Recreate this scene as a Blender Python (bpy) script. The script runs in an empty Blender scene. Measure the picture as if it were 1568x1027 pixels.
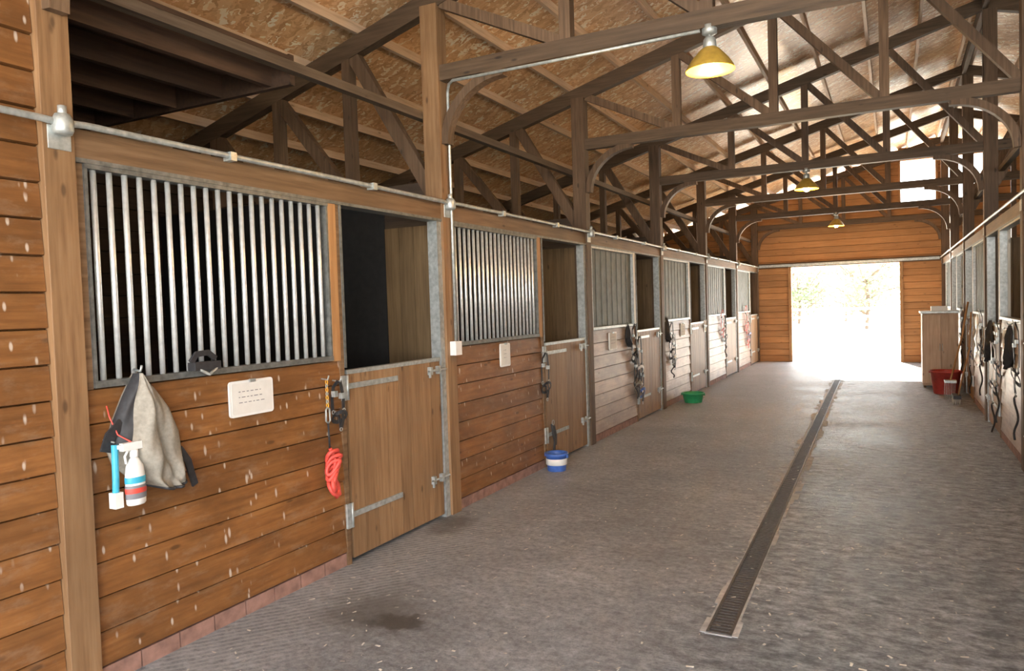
import bpy, bmesh, math, random
from mathutils import Vector, Matrix
random.seed(7)
S=3.06; Y0=1.926; XL=-3.15; XR=1.065; YE=20.29; H=2.46; ZC=3.48; RX=1.06
XO=-6.45; XP=8.57
def zroof(x): return 5.42-.28*abs(x-RX)
def zu(x): return 5.173-.28*abs(x-RX)
YB=-2.6

# ------------------------------------------------------------------ materials
def new(name):
    m=bpy.data.materials.new(name); m.use_nodes=True
    nt=m.node_tree; b=nt.nodes['Principled BSDF']; return m,nt,b
def N(nt,t,**k):
    n=nt.nodes.new(t)
    for a,v in k.items(): setattr(n,a,v)
    return n
def mapping(nt,scale,coord='Object',rot=(0,0,0)):
    tc=N(nt,'ShaderNodeTexCoord'); mp=N(nt,'ShaderNodeMapping'); mp.inputs['Scale'].default_value=scale
    mp.inputs['Rotation'].default_value=rot
    nt.links.new(tc.outputs[coord],mp.inputs[0]); return mp.outputs[0]
def ramp(nt,fac,stops,interp='LINEAR'):
    r=N(nt,'ShaderNodeValToRGB'); r.color_ramp.interpolation=interp
    e=r.color_ramp.elements
    while len(e)<len(stops): e.new(.5)
    for i,(p,c) in enumerate(stops):
        e[i].position=p; e[i].color=(*c,1) if len(c)==3 else c
    nt.links.new(fac,r.inputs[0]); return r.outputs[0]
def noise(nt,vec,scale,detail=4,rough=.55):
    n=N(nt,'ShaderNodeTexNoise'); n.inputs['Scale'].default_value=scale; n.inputs['Detail'].default_value=detail
    n.inputs['Roughness'].default_value=rough
    nt.links.new(vec,n.inputs['Vector']); return n.outputs['Fac']
def mix(nt,fac,a,b,bt='MIX'):
    m=N(nt,'ShaderNodeMix',data_type='RGBA',blend_type=bt)
    if isinstance(fac,(int,float)): m.inputs[0].default_value=fac
    else: nt.links.new(fac,m.inputs[0])
    for v,i in ((a,6),(b,7)):
        if isinstance(v,tuple): m.inputs[i].default_value=(*v,1)
        else: nt.links.new(v,m.inputs[i])
    return m.outputs[2]
def math_(nt,op,a,b=None):
    m=N(nt,'ShaderNodeMath',operation=op)
    for v,i in ((a,0),(b,1)):
        if v is None: continue
        if isinstance(v,(int,float)): m.inputs[i].default_value=v
        else: nt.links.new(v,m.inputs[i])
    return m.outputs[0]
def bump(nt,b,h,st,dist=.01):
    n=N(nt,'ShaderNodeBump'); n.inputs['Strength'].default_value=st; n.inputs['Distance'].default_value=dist
    nt.links.new(h,n.inputs['Height']); nt.links.new(n.outputs[0],b.inputs['Normal'])
def wood(name,dark,mid,light,axis='y',rough=.6,marks=0,grain=1.0,var=.25):
    m,nt,b=new(name)
    sc={'y':(38,2.2,38),'x':(2.2,38,38),'z':(38,38,2.2)}[axis]
    v=mapping(nt,tuple(s*grain for s in sc))
    g=noise(nt,v,1.0,5,.6)
    col=ramp(nt,g,[(.25,dark),(.5,mid),(.78,light)])
    big=noise(nt,mapping(nt,(1,1,1)),1.7,3)
    col=mix(nt,ramp(nt,big,[(.35,(0,0,0)),(.7,(.5,.5,.5))]),col,tuple(c*.62 for c in mid))
    geo=N(nt,'ShaderNodeNewGeometry')
    br=ramp(nt,geo.outputs['Random Per Island'],[(0,(1-var,)*3),(1,(1+var*.35,)*3)])
    col=mix(nt,1.0,col,br,'MULTIPLY')
    kv=N(nt,'ShaderNodeTexVoronoi'); kv.inputs['Scale'].default_value=1
    ks={'y':(7,3.2,9),'x':(3.2,7,9),'z':(8,8,3.2)}[axis]
    nt.links.new(mapping(nt,ks),kv.inputs['Vector'])
    kn=ramp(nt,kv.outputs['Distance'],[(.06,(1,1,1)),(.12,(0,0,0))])
    col=mix(nt,math_(nt,'MULTIPLY',kn,.7),col,tuple(c*.3 for c in dark))
    if marks:
        grub=noise(nt,mapping(nt,(1,.8,2.2)),2.6,5,.65)
        col=mix(nt,ramp(nt,grub,[(.42,(0,0,0)),(.68,(.7,.7,.7))]),col,tuple(c*.42 for c in mid))
        for sc_,rt,lo in (((20,17,6.5),.25,.40),((26,15,4.2),-.5,.45)):
            mv=N(nt,'ShaderNodeTexVoronoi'); mv.inputs['Scale'].default_value=1; mv.inputs['Randomness'].default_value=1
            nt.links.new(mapping(nt,sc_,rot=(rt,0,0)),mv.inputs['Vector'])
            mk=ramp(nt,mv.outputs['Distance'],[(.08,(1,1,1)),(.15,(0,0,0))])
            sel=noise(nt,mapping(nt,(1,1,1)),3.0 if rt>0 else 4.1,2)
            mk=math_(nt,'MULTIPLY',mk,ramp(nt,sel,[(lo,(0,0,0)),(lo+.1,(1,1,1))]))
            col=mix(nt,math_(nt,'MULTIPLY',mk,marks),col,(.60,.52,.44))
        dust=ramp(nt,noise(nt,mapping(nt,(1,1.2,3)),5,6,.7),[(.52,(0,0,0)),(.8,(.34,.34,.34))])
        col=mix(nt,dust,col,(.36,.28,.2))
    nt.links.new(col,b.inputs['Base Color']); b.inputs['Roughness'].default_value=rough
    bump(nt,b,g,.35,.004); return m
def plain(name,c,rough=.5,metal=0,var=.15,scale=20,emit=None):
    m,nt,b=new(name)
    n=noise(nt,mapping(nt,(1,1,1)),scale,4)
    col=ramp(nt,n,[(.3,tuple(x*(1-var) for x in c)),(.7,tuple(min(1,x*(1+var)) for x in c))])
    nt.links.new(col,b.inputs['Base Color']); b.inputs['Roughness'].default_value=rough; b.inputs['Metallic'].default_value=metal
    if emit:
        b.inputs['Emission Color'].default_value=(*emit[0],1); b.inputs['Emission Strength'].default_value=emit[1]
    return m
M={}
M['siding']=wood('siding_wood_y',(.14,.052,.014),(.265,.11,.031),(.36,.165,.053),'y',.5,marks=.75)
M['sidingp']=wood('siding_wood_pale',(.32,.22,.165),(.48,.365,.29),(.6,.48,.4),'y',.45,marks=.6)  # pinkish-grey boards, daylight whitening of far and right stalls mixed into the tone
M['sidingx']=wood('siding_wood_x',(.34,.15,.05),(.52,.25,.09),(.62,.33,.14),'x',.6)
M['post']=wood('post_wood',(.16,.078,.032),(.28,.155,.07),(.36,.22,.112),'z',.6,var=.15)
M['jamb']=wood('jamb_wood',(.26,.12,.045),(.43,.22,.085),(.52,.3,.14),'z',.6)
M['jambw']=wood('jamb_white',(.5,.47,.4),(.68,.64,.55),(.8,.75,.67),'z',.5)
M['header']=wood('header_wood',(.11,.058,.026),(.21,.12,.058),(.3,.185,.103),'y',.6)
M['door']=wood('door_wood',(.16,.08,.033),(.285,.162,.077),(.37,.232,.123),'z',.55,var=.2)
M['beamx']=wood('truss_wood_x',(.045,.027,.015),(.10,.062,.034),(.16,.105,.063),'x',.65)
M['beamy']=wood('plate_wood_y',(.05,.032,.02),(.11,.076,.05),(.17,.125,.088),'y',.65)
M['beamz']=wood('truss_wood_z',(.055,.032,.017),(.14,.083,.045),(.22,.142,.086),'z',.65)
M['purlin']=wood('purlin_wood',(.5,.35,.21),(.76,.55,.37),(.87,.69,.5),'y',.6)
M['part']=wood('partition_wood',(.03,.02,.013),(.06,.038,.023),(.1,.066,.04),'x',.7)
M['partlit']=wood('partition_lit_wood',(.10,.06,.026),(.18,.115,.052),(.25,.165,.085),'z',.65)  # lighter partition copy, light at the stall opening put into the colour
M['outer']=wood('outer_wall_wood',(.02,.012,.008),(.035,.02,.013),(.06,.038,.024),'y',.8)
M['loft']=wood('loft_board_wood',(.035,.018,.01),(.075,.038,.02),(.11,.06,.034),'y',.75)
M['galv']=plain('galvanised_steel',(.44,.47,.46),.42,.5,.25,30)
M['frame']=plain('weathered_frame_steel',(.17,.175,.165),.5,.4,.35,25)
M['bar']=plain('bar_steel',(.8,.82,.81),.35,.55,.12,30)
M['panel']=plain('grey_mesh_panel',(.12,.14,.13),.6,0,.25,8)
M['stallshade']=plain('stall_shade_black',(.012,.012,.012),.8,0,.3,15)  # stall darkness painted as a black sheet on the deep partition part
M['white']=plain('white_plastic',(.78,.78,.76),.4,0,.04)
M['black']=plain('black_webbing',(.025,.025,.028),.6,0,.3,40)
M['paper']=plain('paper',(.72,.71,.67),.7,0,.04)
M['ink']=plain('ink',(.18,.18,.2),.7)
M['red']=plain('red_nylon',(.62,.07,.05),.5)
M['blue']=plain('blue_plastic',(.06,.14,.45),.4)
M['teal']=plain('teal_label',(.05,.38,.55),.4)
M['green']=plain('green_rubber',(.03,.32,.12),.5)
M['redtub']=plain('red_tub',(.42,.05,.04),.5)
M['canvas']=plain('grey_canvas',(.30,.275,.23),.9,0,.15,60)
M['brick']=plain('red_brown_block',(.27,.15,.115),.8,0,.35,12)
M['ply']=wood('plywood',(.42,.28,.18),(.58,.41,.28),(.68,.52,.38),'z',.6)
M['brass']=plain('gold_enamel',(.85,.40,.03),.4,0,.1)
M['bronze']=plain('lamp_outer_enamel',(.50,.33,.06),.4,.2,.2)
M['bulb']=plain('glowing_bulb',(1,.9,.6),.4,0,0,10,((1,.72,.3),60))
M['grate']=plain('drain_iron',(.07,.07,.072),.55,.4,.3,60)
M['curb']=plain('drain_concrete',(.36,.37,.38),.75,0,.3,14)
M['straw']=plain('straw',(.7,.67,.6),.8)
M['bark']=plain('bark',(.12,.09,.07),.9)
M['leaf']=plain('leaves',(.16,.22,.12),.7,0,.35,3)
M['gravel']=plain('gravel',(.8,.77,.7),.9,0,.12,4)
def mk_osb():
    m,nt,b=new('osb_board')
    v1=N(nt,'ShaderNodeTexVoronoi'); v1.inputs['Scale'].default_value=1
    nz=noise(nt,mapping(nt,(1,1,1)),9,2)
    mp=mapping(nt,(15,24,20)); add=N(nt,'ShaderNodeVectorMath',operation='ADD')
    cmb=N(nt,'ShaderNodeCombineXYZ'); nt.links.new(math_(nt,'MULTIPLY',nz,9),cmb.inputs[0]); nt.links.new(math_(nt,'MULTIPLY',nz,-7),cmb.inputs[1])
    nt.links.new(mp,add.inputs[0]); nt.links.new(cmb.outputs[0],add.inputs[1]); nt.links.new(add.outputs[0],v1.inputs['Vector'])
    sep=N(nt,'ShaderNodeSeparateColor'); nt.links.new(v1.outputs['Color'],sep.inputs[0])
    col=ramp(nt,sep.outputs[0],[(0,(.57,.30,.13)),(.5,(.78,.48,.235)),(.8,(.88,.60,.33)),(.9,(1,.86,.64)),(1,(1,.94,.78))])
    big=noise(nt,mapping(nt,(1,1,1)),1.2,3)
    col=mix(nt,ramp(nt,big,[(.35,(0,0,0)),(.75,(.3,.3,.3))]),col,(.42,.24,.12))
    nt.links.new(col,b.inputs['Base Color']); b.inputs['Roughness'].default_value=.36
    bump(nt,b,sep.outputs[1],.3,.004); return m
M['osb']=mk_osb()
def mk_floor():
    m,nt,b=new('concrete_floor')
    obj=mapping(nt,(1,1,1)); sx=N(nt,'ShaderNodeSeparateXYZ'); nt.links.new(obj,sx.inputs[0])
    rmask=math_(nt,'ADD',math_(nt,'ADD',math_(nt,'MULTIPLY',sx.outputs[0],.5),.80),math_(nt,'MULTIPLY',noise(nt,obj,1.6,3),.3))
    right=ramp(nt,rmask,[(.35,(.3,.3,.3)),(.62,(1,1,1))])
    ridg=noise(nt,mapping(nt,(5,9,1),rot=(0,0,.12)),1.5,9,.74)
    fine=noise(nt,obj,24,8,.85)
    blot=noise(nt,obj,.9,7,.66)
    col=ramp(nt,blot,[(.32,(.185,.192,.20)),(.5,(.30,.31,.325)),(.68,(.42,.435,.455))])
    col=mix(nt,1,col,ramp(nt,fine,[(.36,(.5,.5,.5)),(.60,(1.28,1.28,1.28))]),'MULTIPLY')
    rc=ramp(nt,ridg,[(.40,(.42,.42,.42)),(.52,(1,1,1)),(.62,(1.5,1.5,1.53))])
    col=mix(nt,right,col,mix(nt,1,col,rc,'MULTIPLY'))
    wv=N(nt,'ShaderNodeTexWave'); wv.inputs['Scale'].default_value=7; wv.inputs['Distortion'].default_value=2.5; wv.inputs['Detail'].default_value=3
    nt.links.new(mapping(nt,(1,1,1),rot=(0,0,.7)),wv.inputs['Vector'])
    wl=math_(nt,'MULTIPLY',ramp(nt,wv.outputs['Fac'],[(.5,(0,0,0)),(.75,(1,1,1))]),ramp(nt,math_(nt,'MULTIPLY',sx.outputs[0],-.3333),[(.80,(0,0,0)),(.92,(.75,.75,.75))]))
    col=mix(nt,math_(nt,'MULTIPLY',wl,.6),col,(.52,.53,.53))
    wob=noise(nt,obj,4.5,5,.65)
    def stain(col,c,sc,r0,r1,k,tint,amp=.3):
        vs=N(nt,'ShaderNodeVectorMath',operation='DISTANCE'); mp=N(nt,'ShaderNodeMapping'); mp.inputs['Scale'].default_value=(sc[0],sc[1],1)
        nt.links.new(obj,mp.inputs[0]); nt.links.new(mp.outputs[0],vs.inputs[0]); vs.inputs[1].default_value=(c[0]*sc[0],c[1]*sc[1],0)
        d=math_(nt,'ADD',vs.outputs['Value'],math_(nt,'MULTIPLY',wob,amp))
        st=ramp(nt,d,[(r0,(k,k,k)),(r1,(0,0,0))]); return mix(nt,st,col,tint)
    col=stain(col,(-2.55,3.15),(.65,.85),.30,.50,.7,(.11,.10,.09),.45)
    col=stain(col,(-2.32,3.10),(.75,1.25),.33,.40,.85,(.06,.052,.045),.5)
    col=stain(col,(-3.0,4.75),(1.1,.55),.30,.42,.8,(.09,.083,.076),.45)
    nt.links.new(col,b.inputs['Base Color'])
    ro=ramp(nt,blot,[(.3,(.34,)*3),(.7,(.52,)*3)]); nt.links.new(ro,b.inputs['Roughness'])
    h=math_(nt,'ADD',math_(nt,'MULTIPLY',ridg,right),math_(nt,'MULTIPLY',fine,.3))
    bump(nt,b,h,1.0,.06); return m
M['floor']=mk_floor()

# ------------------------------------------------------------------ builder
class B:
    def __init__(s): s.v=[];s.f=[];s.m=[];s.mats=[];s.sm=[]
    def mi(s,k):
        if k not in s.mats: s.mats.append(k)
        return s.mats.index(k)
    def add(s,vs,fs,k,smooth=False):
        o=len(s.v); s.v+= [tuple(p) for p in vs]; i=s.mi(k)
        for f in fs: s.f.append([o+a for a in f]); s.m.append(i); s.sm.append(smooth)
    HEX=[(0,1,2,3),(7,6,5,4),(0,4,5,1),(1,5,6,2),(2,6,7,3),(3,7,4,0)]
    def box(s,a,b,k,F=None):
        (x0,y0,z0),(x1,y1,z1)=a,b
        p=[(x0,y0,z0),(x1,y0,z0),(x1,y1,z0),(x0,y1,z0),(x0,y0,z1),(x1,y0,z1),(x1,y1,z1),(x0,y1,z1)]
        if F: p=[F(*q) for q in p]
        s.add(p,s.HEX,k)
    def beam(s,p,q,w,h,k,up=(0,0,1)):
        p=Vector(p);q=Vector(q);d=(q-p).normalized();u=Vector(up)
        if abs(d.dot(u))>.98:u=Vector((0,1,0))
        sd=d.cross(u).normalized();u=sd.cross(d)
        c=[]
        for e in (p,q):
            for a,bb in ((-1,-1),(1,-1),(1,1),(-1,1)): c.append(e+sd*a*w/2+u*bb*h/2)
        s.add(c,s.HEX,k)
    def sweep(s,path,w,t,k,nrm=(1,0,0),closed=False,smooth=False):
        P=[Vector(p) for p in path];n=len(P);vs=[];nr=Vector(nrm)
        for i in range(n):
            if closed: d=P[(i+1)%n]-P[i-1]
            else: d=P[min(i+1,n-1)]-P[max(i-1,0)]
            d.normalize(); sd=d.cross(nr)
            if sd.length<.05: sd=d.cross(Vector((.3,.5,.8)))
            sd.normalize(); u=sd.cross(d)
            for a,bb in ((-1,-1),(1,-1),(1,1),(-1,1)): vs.append(P[i]+sd*a*w/2+u*bb*t/2)
        fs=[]
        for i in range(n if closed else n-1):
            j=(i+1)%n
            for a in range(4): fs.append((4*i+a,4*i+(a+1)%4,4*j+(a+1)%4,4*j+a))
        if not closed: fs+= [(0,1,2,3),(4*n-1,4*n-2,4*n-3,4*n-4)]
        s.add(vs,fs,k,smooth)
    def tube(s,path,r,k,seg=8,closed=False):
        P=[Vector(p) for p in path];n=len(P);vs=[];ref=None
        for i in range(n):
            if closed: d=P[(i+1)%n]-P[i-1]
            else: d=P[min(i+1,n-1)]-P[max(i-1,0)]
            d.normalize()
            if ref is None: ref=d.orthogonal().normalized()
            ref=(ref-d*ref.dot(d)).normalized(); b2=d.cross(ref)
            for a in range(seg):
                t=2*math.pi*a/seg; vs.append(P[i]+r*(math.cos(t)*ref+math.sin(t)*b2))
        fs=[]
        for i in range(n if closed else n-1):
            j=(i+1)%n
            for a in range(seg): fs.append((seg*i+a,seg*i+(a+1)%seg,seg*j+(a+1)%seg,seg*j+a))
        if not closed: fs+=[tuple(range(seg)),tuple(range(seg*n-1,seg*n-seg-1,-1))]
        s.add(vs,fs,k,True)
    def lathe(s,c,prof,k,seg=28,sx=1,sy=1,tilt=None):
        vs=[];n=len(prof);c=Vector(c)
        for r,z in prof:
            for a in range(seg):
                t=2*math.pi*a/seg; p=Vector((r*math.cos(t)*sx,r*math.sin(t)*sy,z))
                if tilt: p=tilt@p
                vs.append(c+p)
        fs=[]
        for i in range(n-1):
            for a in range(seg): fs.append((seg*i+a,seg*i+(a+1)%seg,seg*i+seg+(a+1)%seg,seg*i+seg+a))
        s.add(vs,fs,k,True)
    def obj(s,name,bevel=0,recalc=True):
        me=bpy.data.meshes.new(name); me.from_pydata(s.v,[],s.f); 
        for k in s.mats: me.materials.append(M[k])
        for p,i,sm in zip(me.polygons,s.m,s.sm): p.material_index=i; p.use_smooth=sm
        if recalc:
            bm=bmesh.new(); bm.from_mesh(me); bmesh.ops.recalc_face_normals(bm,faces=bm.faces); bm.to_mesh(me); bm.free()
        o=bpy.data.objects.new(name,me); bpy.context.scene.collection.objects.link(o)
        if bevel:
            md=o.modifiers.new('bevel','BEVEL'); md.width=bevel; md.segments=2; md.limit_method='ANGLE'
        return o
FL=lambda u,d,z:(XL+d,u,z)
FR=lambda u,d,z:(XR-d,u,z)
FE=lambda u,d,z:(u,YE-d,z)
def board(b,F,u0,u1,z0,z1,k,d=0,th=.03):
    g=.006
    p=[]
    for u in (u0,u1):
        p+= [F(u,d-th,z0),F(u,d,z0+g),F(u,d-.012,z1-.004),F(u,d-th,z1)]
    b.add(p,[(0,1,2,3),(7,6,5,4),(0,4,5,1),(1,5,6,2),(2,6,7,3),(3,7,4,0)],k)
def siding(b,F,u0,u1,z0,z1,k,bh=.15,d=0,joint=None):
    n=max(1,round((z1-z0)/bh)); h=(z1-z0)/n
    for i in range(n):
        za=z0+i*h
        board(b,F,u0+.001,u1-.001,za,za+h,k,d)

# ------------------------------------------------------------------ shell
b=B(); b.box((XO-.1,YB,-.12),(XP+.1,YE+.05,0),'floor'); b.obj('floor')
b=B()
b.box((-60,YE+.06,-.2),(60,90,-.06),'gravel'); b.box((-60,-60,-.2),(60,YB-.01,-.06),'gravel')
b.obj('ground')
b=B()
for x0,x1 in ((XO-.3,RX),(RX,XP+.3)):
    vs=[(x0,YB-.4,zroof(x0)),(x1,YB-.4,zroof(x1)),(x1,YE+.4,zroof(x1)),(x0,YE+.4,zroof(x0))]
    vs+= [(x,y,z+.04) for x,y,z in vs]
    b.add(vs,B.HEX,'osb')
b.obj('ceiling')
b=B()
for sgn in (-1,1):
    x=RX+sgn*.10
    while abs(x-RX)<7.6:
        b.box((x-.019,YB-.3,zroof(x)-.09),(x+.019,YE,zroof(x)-.008),'purlin'); x+=sgn*.61
b.obj('roof_purlins')
# loft deck added to darken the upper left stall bay : boards + joists
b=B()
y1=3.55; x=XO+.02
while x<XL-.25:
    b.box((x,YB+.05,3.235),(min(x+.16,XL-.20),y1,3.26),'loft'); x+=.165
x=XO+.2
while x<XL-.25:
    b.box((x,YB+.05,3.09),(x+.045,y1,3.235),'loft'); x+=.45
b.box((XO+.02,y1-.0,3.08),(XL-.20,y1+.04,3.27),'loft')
b.obj('added_loft_deck')
b=B(); siding(b,FL,YB,Y0-.07,0.08,4.2,'siding',.152)
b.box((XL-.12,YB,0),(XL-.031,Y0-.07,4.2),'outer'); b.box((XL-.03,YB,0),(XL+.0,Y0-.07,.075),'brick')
b.obj('wall_left')
b=B(); z=0
while z<4.2:
    x0=max(XO,RX-(zroof(RX)-z-.2)/.28); board(b,lambda u,d,zz:(u,YB+d,zz),x0,XL-.12,z,z+.2,'outer'); z+=.2
b.obj('wall_near_blocker')  # unseen end wall, added to keep light out of the left bay
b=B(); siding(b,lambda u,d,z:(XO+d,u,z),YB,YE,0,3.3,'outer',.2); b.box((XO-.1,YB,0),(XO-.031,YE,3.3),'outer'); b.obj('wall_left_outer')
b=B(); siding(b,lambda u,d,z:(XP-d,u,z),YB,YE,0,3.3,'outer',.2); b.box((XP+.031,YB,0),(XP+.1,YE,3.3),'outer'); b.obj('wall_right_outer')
holes=[(-2.32,.16,-1,2.43),(.20,.93,3.88,4.90),(1.19,1.88,3.88,4.90)]
b=B(); bh=.162; z=0
while z<5.35:
    zt=z+bh; zm=z+bh/2
    hw=(zroof(RX)-zt+.02)/.28; xl=max(XO,RX-hw); xr=min(XP,RX+hw)
    segs=[(xl,xr)]
    for (h0,h1,a,c) in holes:
        if a<zm<c:
            ns=[]
            for s0,s1 in segs:
                if h0>s0 and h0<s1: ns.append((s0,h0))
                if h1<s1 and h1>s0: ns.append((h1,s1))
                if not (h0>s0 and h0<s1) and not (h1<s1 and h1>s0): ns.append((s0,s1))
            segs=ns
    for s0,s1 in segs:
        if s1-s0>.05: board(b,FE,s0,s1,z,zt,'sidingx',0,.05)
    z+=bh
b.obj('wall_far')
b=B()
for x in (-2.39,.16): b.box((x,0,0),(x+.07,.05,2.5),'jamb',FE)
b.box((-3.3,.0,2.44),(1.2,.06,2.56),'beamx',FE)
b.box((-3.1,.06,2.46),(1.0,.11,2.52),'galv',FE)
b.obj('trim_1')
b=B()
for h0,h1,a,c in holes[1:]:
    for x in (h0-.05,h1): b.box((x,0,a),(x+.05,.05,c),'jamb',FE)
    b.box((h0-.05,0,a-.06),(h1+.05,.05,a),'jamb',FE); b.box((h0,0.0,c),(h1,.05,c+.05),'jamb',FE)
b.obj('window_1')

# ------------------------------------------------------------------ stall fronts
def stall_front(F,y,kind,sid,jam,side):
    b=B()
    yA,yB=y+.07,y+S-.07
    g0,g1=y+.115,y+1.68; d0,d1=y+1.80,y+2.93
    siding(b,F,yA,d0-.015,.085,1.33,sid,.153)
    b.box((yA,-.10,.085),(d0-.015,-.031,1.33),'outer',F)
    u=yA
    while u<d0-.03:
        e=min(u+.21,d0-.02); b.box((u+.004,-.10,0),(e-.004,-.004,.08),'brick',F); u+=.21
    b.box((yA,-.10,2.345),(yB,.012,2.47),'header',F)
    b.box((yA,-.09,2.325),(yB,.018,2.345),'frame',F)
    b.box((yA,-.09,1.33),(g0,-.004,2.325),'header',F)
    b.box((g1,-.09,1.33),(d0-.05,.012,2.325),jam,F)
    b.box((d0-.05,-.09,0.0),(d0-.012,.004,2.325),'header',F)
    b.box((d0-.012,-.08,1.28),(d0+.006,.012,2.325),'frame',F)
    b.box((d1,-.08,0.0),(yB,.008,2.325),'galv',F)
    fr='frame' if kind=='bars' else 'galv'
    b.box((g0,-.06,1.335),(g1,.014,1.365),fr,F); b.box((g0,-.06,2.305),(g1,.014,2.325),fr,F)
    b.box((g0,-.06,1.365),(g0+.014,.010,2.305),fr,F); b.box((g1-.014,-.06,1.365),(g1,.010,2.305),fr,F)
    if kind=='bars':
        n=20
        for i in range(n):
            u=g0+.02+(g1-g0-.04)*(i+.5)/n
            b.tube([F(u,-.02,1.365),F(u,-.02,1.8),F(u,-.02,2.305)],.0135,'bar',10)
    elif kind=='panel':
        b.box((g0+.014,-.035,1.365),(g1-.014,-.025,2.305),'panel',F)
        n=8
        for i in range(1,n):
            u=g0+.02+(g1-g0-.04)*i/n; b.box((u-.003,-.025,1.372),(u+.003,-.020,2.30),'panel',F)
    b.obj('stall_front')
    b=B(); n=8; w=(d1-.015-(d0+.015))/n
    for i in range(n):
        u=d0+.015+i*w; b.box((u+.0025,-.045,.03),(u+w-.0025,0,1.235),'door',F)
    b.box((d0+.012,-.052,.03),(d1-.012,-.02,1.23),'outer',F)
    b.box((d0+.012,-.05,1.235),(d1-.012,.004,1.262),'galv',F)
    b.box((d0-.04,0.0,1.14),(d0+.55,.012,1.175),'galv',F)
    b.box((d0-.01,0.0,.30),(d0+.56,.012,.335),'galv',F)
    for z in (.29,1.12):
        b.box((d0-.055,.004,z-.05),(d0-.012,.02,z+.11),'galv',F); b.tube([F(d0-.004,.016,z-.05),F(d0-.004,.016,z+.11)],.011,'galv')
    for z in (.33,1.17):
        b.tube([F(d1-.20,.022,z),F(d1+.04,.022,z)],.009,'galv')
        for uu in (d1-.17,d1-.06): b.box((uu-.015,0,z-.03),(uu+.015,.03,z+.03),'galv',F)
        b.box((d1-.2,.02,z-.05),(d1-.185,.035,z+.005),'galv',F)
    b.obj('stall_door')
for k in range(6):
    y=Y0+k*S
    stall_front(FL,y,'bars' if k<2 else 'panel','siding' if k<2 else 'sidingp','jamb' if k<2 else 'jambw',0)
    stall_front(FR,y,'panel' if k%2 else 'open','sidingp','jambw',1)
for k in range(0,7):
    y=Y0+k*S-(.12 if k==6 else 0)
    for sd in (0,1):
        b=B()
        n=15 if sd==0 else 13
        x0,x1=((XO,XL-.13),(XR+.13,XR+3.4))[sd]
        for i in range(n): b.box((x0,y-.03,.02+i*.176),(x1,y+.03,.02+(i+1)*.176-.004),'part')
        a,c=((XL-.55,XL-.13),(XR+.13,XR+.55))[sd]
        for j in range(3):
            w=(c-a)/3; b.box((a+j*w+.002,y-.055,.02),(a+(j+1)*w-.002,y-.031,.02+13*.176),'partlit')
        e0,e1=((XO+.02,XL-.56),(XR+.56,XR+3.38))[sd]
        b.box((e0,y-.045,.02),(e1,y-.031,.02+n*.176-.02 if sd==0 else 2.28),'stallshade')
        b.obj('stall_partition')
b=B()
for i in range(13): b.box((XR+3.4,Y0,.02+i*.176),(XR+3.46,YE-.06,.02+(i+1)*.176-.004),'part')
b.obj('wall_right_stalls')
# ------------------------------------------------------------------ posts
for k in range(0,7):
    y=min(Y0+k*S,YE-.13)
    for F,sx in ((FL,XL),(FR,XR)):
        b=B(); top=zu(sx)+.02 if sx<0 else 5.16
        b.box((y-.068,-.125,0),(y+.068,.028,top),'post' if sx<0 and k<2 else 'beamz',F)
        b.box((y-.05,.028,2.36),(y+.05,.034,2.46),'galv',F)
        b.obj('timber_post',.006)
# ------------------------------------------------------------------ trusses
def arc(x0,z0,x1,z1,y,n=10):
    return [(x1+(x0-x1)*math.cos(t*math.pi/2/n),y,z0+(z1-z0)*math.sin(t*math.pi/2/n)) for t in range(n+1)]
for k in range(-1,7):
    y=min(Y0+k*S,YE-.13)
    b=B()
    b.beam((XL,y,ZC),(XR,y,ZC),.09,.12,'beamx')
    b.beam((XO,y,zu(XO)+.075),(RX,y,zu(RX)+.075),.09,.15,'beamx')
    b.beam((XP,y,zu(XP)+.075),(RX,y,zu(RX)+.075),.09,.15,'beamx')
    vx=[-3.13,-2.06,-1.06,-.05,XR]
    for x in vx[1:-1]: b.beam((x,y,ZC),(x,y,zu(x)+.05),.085,.085,'beamz')
    for a,c in zip(vx[:-1],vx[1:]):
        if k>=5 and a>-.5: continue
        b.beam((a+.03,y,zu(a)+.02),(c-.03,y,ZC+.05),.075,.08,'beamz')
    zb=2.33 if k>=1 else 3.27
    for x in (-4.05,-4.85,-5.65): b.beam((x,y,min(zb,zu(x))),(x,y,zu(x)+.05),.085,.085,'beamz')
    if k>=1:
        b.beam((-3.24,y,2.55),(-4.0,y,3.80),.07,.11,'beamz')
        b.beam((-4.12,y,2.65),(-4.83,y,3.52),.07,.10,'beamz')
        b.beam((-4.95,y,2.5),(-5.62,y,3.3),.07,.10,'beamz')
    for x in (2.1,3.2,4.3,5.4,6.5): b.beam((x,y,2.33 if x<4.4 else 3.3),(x,y,zu(x)+.05),.085,.085,'beamz')
    b.beam((XR+.1,y,3.0),(XR+1.0,y,4.75),.07,.10,'beamz'); b.beam((XR+.1,y,ZC),(XR+4,y,ZC),.09,.12,'beamx')
    b.beam((2.15,y,4.75),(3.15,y,3.55),.07,.09,'beamz')
    b.sweep(arc(XL+.05,2.93,XL+.58,ZC-.07,y),.065,.085,'beamz',(0,1,0))
    b.sweep(arc(XR-.05,2.93,XR-.58,ZC-.07,y),.065,.085,'beamz',(0,1,0))
    b.obj('roof_truss')
b=B()
b.box((XL-.19,YB,3.14),(XL-.13,YE-.1,3.20),'beamy'); b.box((XR+.13,YB,3.14),(XR+.19,YE-.1,3.20),'beamy')
b.box((RX-.03,YB,5.17),(RX+.03,YE,5.33),'beamy')
b.obj('trim_2')
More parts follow.
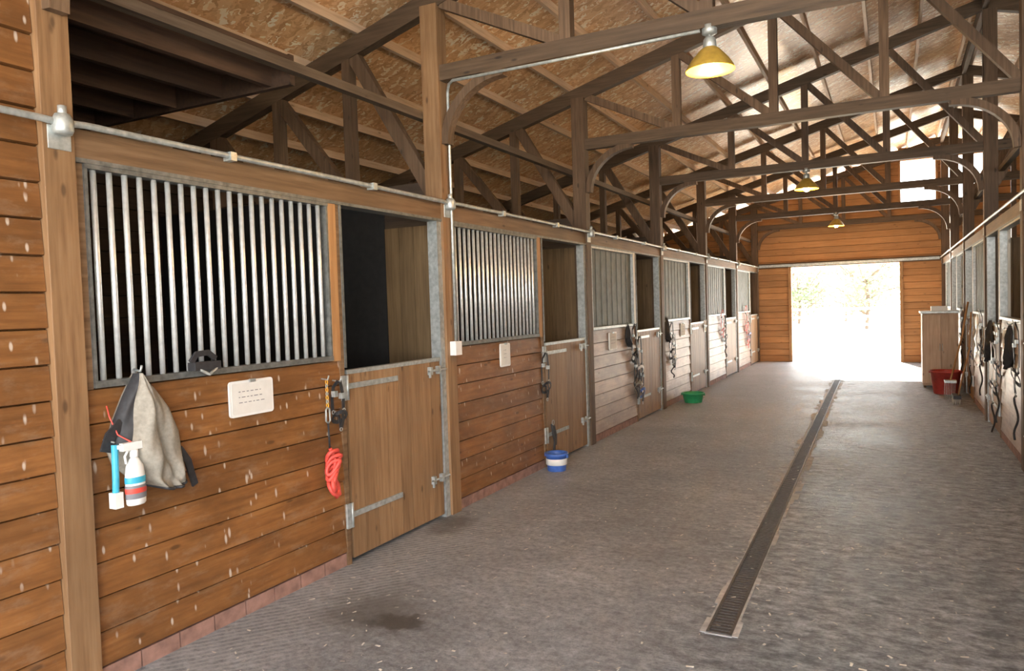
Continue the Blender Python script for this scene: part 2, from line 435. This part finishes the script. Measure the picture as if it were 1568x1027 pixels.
# ------------------------------------------------------------------ conduits
b=B()
p=[(XL+.045,YB+.3,2.50)]
for k in range(0,7): p+= [(XL+.05,Y0+k*S-.1,2.475),(XL+.055,Y0+k*S,2.47),(XL+.05,Y0+k*S+.1,2.48)]+([(XL+.045,Y0+k*S+1.5,2.482)] if k<6 else [])
p=[q for q in p if q[1]<YE-.1]
b.tube(p,.015,'galv',10)
for k in range(0,6):
    y=Y0+k*S
    b.lathe((XL+.06,y,2.42),[(0,0),(.035,0),(.042,.015),(.042,.06),(.03,.085),(0,.09)],'galv',14)
    b.tube([(XL+.06,y,2.50),(XL+.06,y,2.54)],.018,'galv')
    for q in (.9,2.1): b.box((y+q-.02,.012,2.455),(y+q+.02,.07,2.50),'galv',FL)
b.tube([(XR-.05,YB+.3,2.50),(XR-.05,8,2.5),(XR-.05,YE-.2,2.5)],.015,'galv')
b.obj('electrical_conduit')
b=B(); y=Y0+S
b.tube([(XL+.05,y+.03,1.35),(XL+.05,y+.03,2.4),(XL+.05,y+.03,3.34),(XL+.08,y,3.39),(XL+.15,y-.05,3.40),(-2.2,y-.055,3.395),(-1.1,y-.055,3.40)],.012,'galv')
b.box((y-.03,.03,1.27),(y+.06,.085,1.38),'white',FL)
b.obj('light_wiring')
# ------------------------------------------------------------------ lamps
def lamp(y,power):
    b=B(); zc=ZC-.06
    b.lathe((-1.05,y,zc+.02),[(0,.0),(.05,.0),(.05,-.05),(.03,-.06),(0,-.06)],'galv',16)
    zz=zc-.27
    b.tube([(-1.05,y,zc-.03),(-1.05,y,zz+.2)],.012,'galv')
    b.lathe((-1.05,y,zz),[(0,.215),(.03,.215),(.04,.20),(.045,.15),(.04,.145),(0,.145)],'galv',20)
    b.lathe((-1.05,y,zz),[(.04,.15),(.062,.135),(.085,.11),(.12,.07),(.152,.02),(.158,.0)],'bronze',32)
    b.lathe((-1.05,y,zz),[(.158,.0),(.152,.0),(.146,.018),(.115,.065),(.08,.103),(.05,.125),(.0,.13)],'brass',32)
    b.lathe((-1.05,y,zz),[(0,.125),(.02,.12),(.022,.09),(.036,.055),(.042,.02),(.038,-.01),(.024,-.028),(0,-.034)],'bulb',16)
    b.obj('pendant_barn_light')
    l=bpy.data.lights.new('lamp_bulb_light','POINT'); l.energy=power; l.color=(1,.60,.22); l.shadow_soft_size=.03
    o=bpy.data.objects.new('bulb_light',l); o.location=(-1.05,y,zz-.075); bpy.context.scene.collection.objects.link(o)
for k,pw in ((1,40),(3,40),(5,40)): lamp(Y0+k*S,pw)
# ------------------------------------------------------------------ drain
b=B()
ang=math.atan2(-.22,13.0)
def DR(u,d,z): return (-.775+u*math.sin(ang)+d, 3.6+u*math.cos(ang), z)
L=16.4
b.box((0,-.06,.001),(L,.06,.003),'grate',DR)
u=0.01
while u<L-.02:
    b.box((u,-.048,.003),(u+.012,.048,.007),'grate',DR); u+=.035
for d in (-.062,.048): b.box((0,d,.003),(L,d+.014,.009),'grate',DR)
b.box((-.012,-.065,.001),(0,.065,.005),'curb',DR)
u=0; random.seed(11)
while u<L:
    l=random.uniform(.08,.3)
    for sg in (-1,1):
        w=random.choice((.006,.012,.02,.03)) if u<2.5 else random.choice((.012,.02,.035,.06))
        b.box((u,sg*.062,.0),(min(u+l,L),sg*(.062+w),.004),'curb',DR)
    u+=l
b.obj('floor_drain')
b=B()
for i in range(1500):
    x=random.uniform(XL+.1,XR-.05); y=1.8+12.6*random.random()**1.3
    l=random.uniform(.005,.018); w=random.uniform(.0015,.006); a=random.uniform(0,6.28)
    dx,dy=math.cos(a)*l,math.sin(a)*l; ex,ey=-math.sin(a)*w,math.cos(a)*w
    b.add([(x-dx-ex,y-dy-ey,.006),(x+dx-ex,y+dy-ey,.0055),(x+dx+ex,y+dy+ey,.0075),(x-dx+ex,y-dy+ey,.006)],[(0,1,2,3)],'straw')
b.obj('straw_debris')

# ------------------------------------------------------------------ tack & props
def ring(b,F,u,d,z,r,k,t=.003):
    b.tube([F(u+r*math.cos(a*math.pi/6),d,z+r*math.sin(a*math.pi/6)) for a in range(12)],t,k,6,True)
def halter(F,u,z,k,sc=1.0,k2=None,rope=0,name='horse_halter'):
    b=B(); nr=Vector(F(0,1,0))-Vector(F(0,0,0)); k2=k2 or k; W=.024*(1 if sc<1.05 else 1.5)
    P=lambda a,c,d=.03:F(u+a*sc,d,z+c*sc)
    b.tube([F(u,.0,z),F(u,.06,z-.005),F(u,.07,z+.02)],.005,'galv')
    b.sweep([P(-.01,0,.05),P(-.045,-.06),P(-.075,-.18),P(-.07,-.30)],W,.005,k,nr)
    b.sweep([P(.0,0,.06),P(.04,-.08,.05),P(.06,-.19,.05),P(.075,-.29,.04)],W,.005,k,nr)
    ring(b,F,u-.07*sc,.035,z-.315*sc,.018*sc,'galv'); ring(b,F,u+.075*sc,.045,z-.31*sc,.018*sc,'galv')
    b.sweep([P(.0+.085*math.cos(t),-.37+.055*math.sin(t)-.02*math.cos(t),.045+.035*math.sin(t)) for t in [i*math.pi/7 for i in range(14)]],W,.005,k2,nr,closed=True)
    b.sweep([P(-.07,-.33),P(-.02,-.36,.05),P(.0,-.43,.05),P(.02,-.48,.04)],W*.9,.005,k,nr)
    b.sweep([P(.075,-.32),P(.05,-.40,.05),P(.02,-.48,.05)],W*.9,.005,k,nr)
    ring(b,F,u+.02*sc,.045,z-.50*sc,.018*sc,'galv')
    for a,c in ((-.06,-.13),(.05,-.16)): b.box((u+a*sc-.014,.03,z+c*sc-.018),(u+a*sc+.014,.06,z+c*sc+.018),'galv',F)
    if rope:
        q=[P(.02,-.50,.04)]
        for i in range(1,16):
            t=i/15; q.append(P(.02+.05*math.sin(t*9)*(1-t*.3),-.5-rope*t,.04+.01*math.cos(7*t)))
        b.tube(q,.010,k2,7)
    return b.obj(name)
halter(FL,3.60,1.21,'black',.62)
b=B(); u=3.50
b.tube([FL(u,0,1.23),FL(u,.05,1.225),FL(u,.06,1.25)],.005,'galv')
for i in range(7):
    r=.014; zz=1.21-i*.024
    if i%2: b.tube([FL(u+.008*math.cos(t*math.pi/5),.04,zz+r*math.sin(t*math.pi/5)) for t in range(10)],.003,'galv',6,True)
    else: b.tube([FL(u,.04+.008*math.cos(t*math.pi/5),zz+r*math.sin(t*math.pi/5)) for t in range(10)],.003,'brass',6,True)
b.tube([FL(u-.016,.04,1.04),FL(u-.018,.04,.97),FL(u,.04,.955),FL(u+.018,.04,.97),FL(u+.016,.04,1.04),FL(u,.04,1.055)],.006,'galv',8,True)
b.tube([FL(u,.04,.955),FL(u+.005,.04,.8)],.006,'black')
for j in range(7):
    cz=.75-.032*j; rr=.042-.004*(j%3)
    b.tube([FL(u+.014+.008*math.sin(j*2.1)+rr*math.cos(t),.05+.026*math.sin(t+j)+.005*(j%3),cz+.042*math.sin(t+.5*j)+.008*math.cos(2*t+j)) for t in [i*math.pi/8 for i in range(16)]],.0135,'red',8,True)
b.tube([FL(u-.01,.055,.80),FL(u+.03,.06,.72),FL(u-.005,.07,.64),FL(u+.04,.065,.55),FL(u+.055,.06,.50),FL(u+.03,.06,.485),FL(u+.025,.06,.56)],.012,'red',8)
b.obj('lead_rope')
halter(FL,6.72,1.17,'black',.95)
b=B()
b.sweep([FL(6.88,.02,.42),FL(6.86,.04,.34),FL(6.90,.04,.24),FL(6.87,.04,.12)],.035,.012,'black',(1,0,0))
ring(b,FL,6.88,.035,.44,.025,'galv'); b.sweep([FL(6.91,.03,.40),FL(6.93,.04,.30),FL(6.92,.04,.2)],.03,.01,'black',(1,0,0))
b.obj('leather_strap')
halter(FL,9.62,1.36,'black',1.2,'black',.35); halter(FL,9.82,1.18,'black',1.3,'white',.1)
halter(FL,9.70,.95,'black',1.25,'canvas'); halter(FL,9.88,.80,'black',1.1,'blue')
halter(FL,11.50,1.32,'black',1.35,'black',.15); halter(FL,11.62,1.12,'black',1.1,'white')
halter(FL,15.45,1.45,'red',1.2); halter(FL,15.7,1.3,'black',1.2,'black',.2)
halter(FL,18.2,1.5,'red',1.4); halter(FL,18.6,1.3,'black',1.5,'blue'); halter(FL,18.4,1.1,'red',1.3)
for yy,k,zz in ((6.9,'black',1.3),(8.3,'black',1.35),(9.7,'black',1.3),(10.1,'white',1.05),(11.4,'black',1.4),(12.9,'black',1.25),(14.4,'black',1.4)):
    halter(FR,yy,zz,k,1.4,'black' if k=='white' else k,.3)
def sign(F,u0,u1,z0,z1,d=.012):
    b=B(); r=.018
    def rr(a0,a1,c0,c1,r):
        o=[]
        for cx,cz,s in ((a1-r,c1-r,0),(a0+r,c1-r,1),(a0+r,c0+r,2),(a1-r,c0+r,3)):
            for i in range(5):
                t=math.pi/2*(s+i/4); o.append((cx+r*math.cos(t),cz+r*math.sin(t)))
        return o
    for ins,da,db,k in ((0,0,d,'white'),(.014,d,d+.002,'paper')):
        o=rr(u0+ins,u1-ins,z0+ins,z1-ins,r*(1 if ins==0 else .5)); n=len(o)
        b.add([F(a,da,c) for a,c in o]+[F(a,db,c) for a,c in o],[tuple(range(n-1,-1,-1)),tuple(range(n,2*n))]+[(i,(i+1)%n,n+(i+1)%n,n+i) for i in range(n)],k)
    random.seed(3)
    for j in range(3):
        zz=z1-.06-j*(z1-z0-.1)/3.2; a=u0+.06
        while a<u1-.09:
            w=random.uniform(.008,.028); b.box((a,d+.002,zz-.002),(min(a+w,u1-.05),d+.0028,zz+.002),'ink',F); a+=w+.012
    b.box(((u0+u1)/2-.02,d,z1-.012),((u0+u1)/2+.02,d+.012,z1+.004),'galv',F)
    b.obj('name_board')
sign(FL,2.775,3.085,1.09,1.285)
sign(FL,5.83,6.02,1.10,1.31)
for yy in (8.7,12.2,13.9): sign(FL,yy,yy+.28,1.06,1.28)
for yy in (9.2,12.6): sign(FR,yy,yy+.3,1.0,1.25)
def sack(F,u0,z0,sc,cloth,dark,name,dep0=.11,tails=True):
    b=B()
    T=lambda u,d,z:F(u0+(u-2.235)*sc,d*sc,z0+(z-1.385)*sc)
    rows=[((2.222,1.385),(2.25,1.385)),((2.165,1.29),(2.32,1.31)),((2.11,1.18),(2.39,1.21)),((2.07,1.07),(2.44,1.09)),((2.10,.98),(2.46,.98)),((2.165,.915),(2.465,.905)),((2.25,.86),(2.465,.85))]
    R,C=30,28; grid=[]
    lerp=lambda a,c,t:a+(c-a)*t
    for i in range(R+1):
        s=i/R*(len(rows)-1); j=min(int(s),len(rows)-2); t=s-j
        L0=[lerp(rows[j][0][q],rows[j+1][0][q],t) for q in (0,1)]; R0=[lerp(rows[j][1][q],rows[j+1][1][q],t) for q in (0,1)]
        rw=[]
        for c in range(C+1):
            v=c/C; u_=lerp(L0[0],R0[0],v); z_=lerp(L0[1],R0[1],v)-.03*math.sin(math.pi*v)*(i/R)
            e=math.sin(math.pi*v)
            dep=.012+dep0*e**.7*math.sin(min(1,.25+i/R)*math.pi*.62)
            g=(i/R)**.4*e**.4
            dep+=.022*math.sin(v*13+i*.16)*g+.012*math.sin(v*7-i*.42)*g+.008*math.sin(v*29+i*.7)*g
            dep-=.035*math.exp(-((v-.62-.006*(i-15))/.05)**2)*g
            rw.append(T(u_,max(.006,dep),z_))
        grid.append(rw)
    vs=[p for r in grid for p in r]; W=C+1; fc=[];fk=[]
    for i in range(R):
        for c in range(C):
            fc.append((i*W+c,i*W+c+1,(i+1)*W+c+1,(i+1)*W+c)); fk.append(c<6 and i<15)
    b.add(vs,[f for f,k in zip(fc,fk) if not k],cloth,True)
    b.add(vs,[f for f,k in zip(fc,fk) if k],dark,True)
    back=[]
    for i in range(R+1):
        for c in range(C+1):
            p=grid[i][c]; q=T(0,.003,0); back.append((q[0],p[1],p[2]))
    b.add(back,fc,cloth,True)
    b.tube([Vector(p) for p in grid[-1]],.008*sc,'black',6)
    b.tube([Vector(r[-1]) for r in grid],.005*sc,'black',6)
    if tails:
        b.sweep([T(2.42,.05,1.0),T(2.46,.06,.93),T(2.485,.05,.86),T(2.51,.04,.80)],.035,.01,'black',(1,0,0))
        b.sweep([T(2.13,.05,1.17),T(2.07,.05,1.12),T(2.05,.04,1.05)],.05,.01,'black',(1,0,0))
    b.tube([T(2.235,0,1.40),T(2.235,.05,1.395),T(2.235,.06,1.42)],.006,'galv')
    b.obj(name)
sack(FL,2.235,1.385,1.0,'canvas','black','canvas_feed_bag')
for F,u,z,s_ in ((FL,9.42,1.36,.55),(FL,11.30,1.40,.7),(FR,8.85,1.3,.8),(FR,10.5,1.3,.9)):
    sack(F,u,z,s_,'black','black','fly_mask',.07,False)
b=B(); bx,by,bz=XL+.10,2.145,.80
prof=[(0,0),(.036,0),(.041,.008),(.042,.05),(.041,.14),(.036,.175),(.022,.205),(.014,.215),(.014,.235),(0,.235)]
b.lathe((bx,by,bz),prof,'white',24,.75,1.1)
b.lathe((bx,by,bz),[(.0426,.03),(.0436,.032),(.0432,.088),(.0422,.09)],'ink',24,.76,1.11)
b.lathe((bx,by,bz),[(.0437,.055),(.0442,.06),(.0437,.075),(.0432,.078)],'red',24,.765,1.12)
b.lathe((bx,by,bz),[(.0425,.10),(.0432,.102),(.0428,.125),(.0422,.128)],'teal',24,.765,1.12)
b.lathe((bx,by,bz),[(.017,.215),(.019,.217),(.019,.245),(.015,.25),(0,.25)],'white',16)
b.box((bx-.014,by-.06,bz+.25),(bx+.014,by+.035,bz+.285),'white')
b.box((bx-.008,by-.075,bz+.262),(bx+.008,by-.06,bz+.28),'white')
b.sweep([(bx,by-.028,bz+.25),(bx,by-.045,bz+.225),(bx,by-.040,bz+.19)],.012,.006,'white',(0,1,0))
b.tube([(XL+.005,2.09,1.25),(XL+.03,2.085,1.2),(XL+.06,2.10,1.12),(bx,by-.01,bz+.285)],.0035,'red')
b.obj('spray_bottle',.0015)
b=B(); b.tube([(XL+.07,2.075,1.08),(XL+.075,2.07,1.0),(XL+.08,2.065,.92),(XL+.08,2.062,.85)],.015,'teal',8)
b.box((XL+.055,2.045,.80),(XL+.10,2.085,.87),'white'); b.tube([(XL,2.07,1.10),(XL+.07,2.075,1.09)],.004,'galv')
b.obj('grooming_brush',.003)
b=B(); b.box((2.52,.015,1.367),(2.68,.07,1.41),'black',FL); b.sweep([FL(2.52,.04,1.41),FL(2.55,.045,1.45),FL(2.62,.045,1.455),FL(2.67,.04,1.42)],.03,.015,'black',(1,0,0)); b.tube([FL(2.54,.06,1.38),FL(2.60,.075,1.345),FL(2.67,.06,1.38)],.008,'galv')
b.obj('grooming_clippers',.004)
def bucket(name,c,r,h,k,flare=.85,label=None):
    b=B(); rb=r*flare
    b.lathe(c,[(0,0),(rb,0),(rb+.004,.01),(r,h-.03),(r+.012,h-.028),(r+.012,h),(r-.004,h),(r-.008,h-.03),(rb-.006,.02),(0,.02)],k,36)
    if label: b.lathe(c,[(rb+.012,h*.35),(rb+.016,h*.37),(r+.001,h*.68),(r,h*.7)],label,36)
    cx,cy,cz=c
    b.tube([(cx+(r+.014)*math.cos(t),cy+(r+.014)*math.sin(t),cz+h-.03-(.6*r)*math.sin(t)) for t in [i*math.pi/12 for i in range(13)]],.004,'galv',6)
    for s in (-1,1): b.box((cx+s*(r+.014)-.008,cy-.015,cz+h-.045),(cx+s*(r+.014)+.008,cy+.015,cz+h-.01),k)
    b.obj(name)
bucket('blue_bucket',(-2.99,6.66,0),.105,.18,'blue',label='paper')
bucket('green_feed_pan',(-2.90,11.95,0),.17,.16,'green',flare=.8)
bucket('red_muck_tub',(.76,13.95,0),.22,.38,'redtub',flare=.78)
b=B(); 
b.box((.46,14.75,.04),(1.0,15.55,1.30),'ply'); b.box((.43,14.72,1.30),(1.02,15.58,1.335),'galv')
b.box((.455,14.735,.08),(.735,14.75,1.27),'ply'); b.box((.745,14.735,.08),(.995,14.75,1.27),'ply')
for x in (.72,.76): b.tube([(x,14.73,.65),(x,14.715,.67),(x,14.715,.75),(x,14.73,.77)],.005,'galv')
for x in (.47,.95): 
    for y in (14.77,15.5): b.box((x,y,0),(x+.04,y+.04,.04),'beamz')
b.box((.6,14.9,1.336),(.85,15.1,1.42),'white')
b.obj('plywood_cabinet',.004)
b=B()
b.tube([(.78,13.2,.28),(.95,13.25,1.0),(1.03,13.3,1.5)],.014,'jamb',8); b.box((.70,13.10,.26),(.86,13.26,.30),'galv')
for i in range(7): b.tube([(.71+i*.023,13.2,.27),(.70+i*.023,13.16,.13),(.69+i*.023,13.08,.01)],.004,'galv',6)
b.obj('pitchfork')
b=B()
b.tube([(.85,12.7,.12),(1.0,12.75,.8),(1.03,12.8,1.35)],.012,'jamb',8); b.box((.78,12.55,.08),(.88,12.88,.13),'black')
for i in range(40): 
    x=.79+.08*(i%4)/3; y=12.56+.31*(i//4)/9; b.tube([(x,y,.09),(x-.01,y,.004)],.004,'straw',4)
b.obj('push_broom')
b=B()
for j,kk in enumerate(('white','canvas')):
    pts=[]
    for i in range(15):
        t=i/14; pts.append((XR-.03-.03*math.sin(t*3.1)-.012*math.sin(t*19),11.85+j*.25,1.28-.65*t))
    b.sweep([(x,y+.04*math.sin(i*.8),z) for i,(x,y,z) in enumerate(pts)],.24,.012,kk,(1,0,0))
b.obj('horse_blanket')

# ------------------------------------------------------------------ outside
def tree(x,y,h,seed):
    random.seed(seed); b=B()
    b.tube([(x,y,-.06),(x+.1,y,h*.25),(x,y+.1,h*.5)],.09,'bark',8)
    tips=[]
    for i in range(24):
        a=random.uniform(0,6.28); z0=h*random.uniform(.12,.5); l=h*random.uniform(.2,.45)
        e=(x+math.cos(a)*l,y+math.sin(a)*l,z0+l*random.uniform(.2,.8)); m=(x+math.cos(a)*l*.5,y+math.sin(a)*l*.5,z0+l*.25)
        b.tube([(x,y,z0),m,e],.03,'bark',5); tips+= [e,m]
    for t in tips:
        for i in range(36):
            c=Vector(t)+Vector([random.gauss(0,h*.08) for _ in range(3)])
            if c.z<.25: continue
            q=Matrix.Rotation(random.uniform(0,6.28),3,'X')@Matrix.Rotation(random.uniform(0,6.28),3,'Z'); s=random.uniform(.06,.14)
            b.add([c+q@Vector(v)*s for v in ((-1,0,0),(0,-.5,0),(1,0,0),(0,.5,0))],[(0,1,2,3)],'leaf')
    b.obj('tree',recalc=False)
tree(-8.2,44,5,1); tree(-5.0,47,4.5,2); tree(-1.2,42,5,3); tree(-2.9,56,7,4); tree(1.8,50,6,5); tree(-12,52,7,6); tree(-6.5,58,7,8)
b=B()
for i in range(-8,9):
    b.box((i*2.4-.05,36,-.06),(i*2.4+.05,36.1,1.2),'jambw')
for z in (.35,.7,1.05): b.box((-20,35.97,z),(20,36.0,z+.1),'jambw')
b.obj('paddock_fence')

# ------------------------------------------------------------------ light
sc=bpy.context.scene
w=bpy.data.worlds.new('sky'); sc.world=w; w.use_nodes=True
bg=w.node_tree.nodes['Background']; bg.inputs[0].default_value=(.95,.96,.98,1); bg.inputs[1].default_value=5.6
sl=bpy.data.lights.new('sun','SUN'); sl.energy=50; sl.angle=.01; sl.color=(1,.90,.74)
so=bpy.data.objects.new('sun',sl); sc.collection.objects.link(so)
so.rotation_euler=Vector((.24,-1,-.54)).to_track_quat('-Z','Y').to_euler()
sc.view_settings.view_transform='Standard'; sc.view_settings.exposure=.75

# ------------------------------------------------------------------ camera
yaw,pit,rol,h=.4775,.0382,.0315,1.6357
R=Vector((math.cos(yaw),math.sin(yaw),0)); F=Vector((-math.sin(yaw)*math.cos(pit),math.cos(yaw)*math.cos(pit),-math.sin(pit)))
U=Vector((-math.sin(yaw)*math.sin(pit),math.cos(yaw)*math.sin(pit),math.cos(pit)))
c,s=math.cos(rol),math.sin(rol)
X=c*R-s*U; Y=s*R+c*U
cam=bpy.data.cameras.new('camera'); cam.sensor_width=36; cam.lens=1128.39/1568*36; cam.clip_start=.05; cam.clip_end=300
co=bpy.data.objects.new('camera',cam); sc.collection.objects.link(co)
co.matrix_world=Matrix(((X.x,Y.x,-F.x,0),(X.y,Y.y,-F.y,0),(X.z,Y.z,-F.z,h),(0,0,0,1)))
sc.camera=co
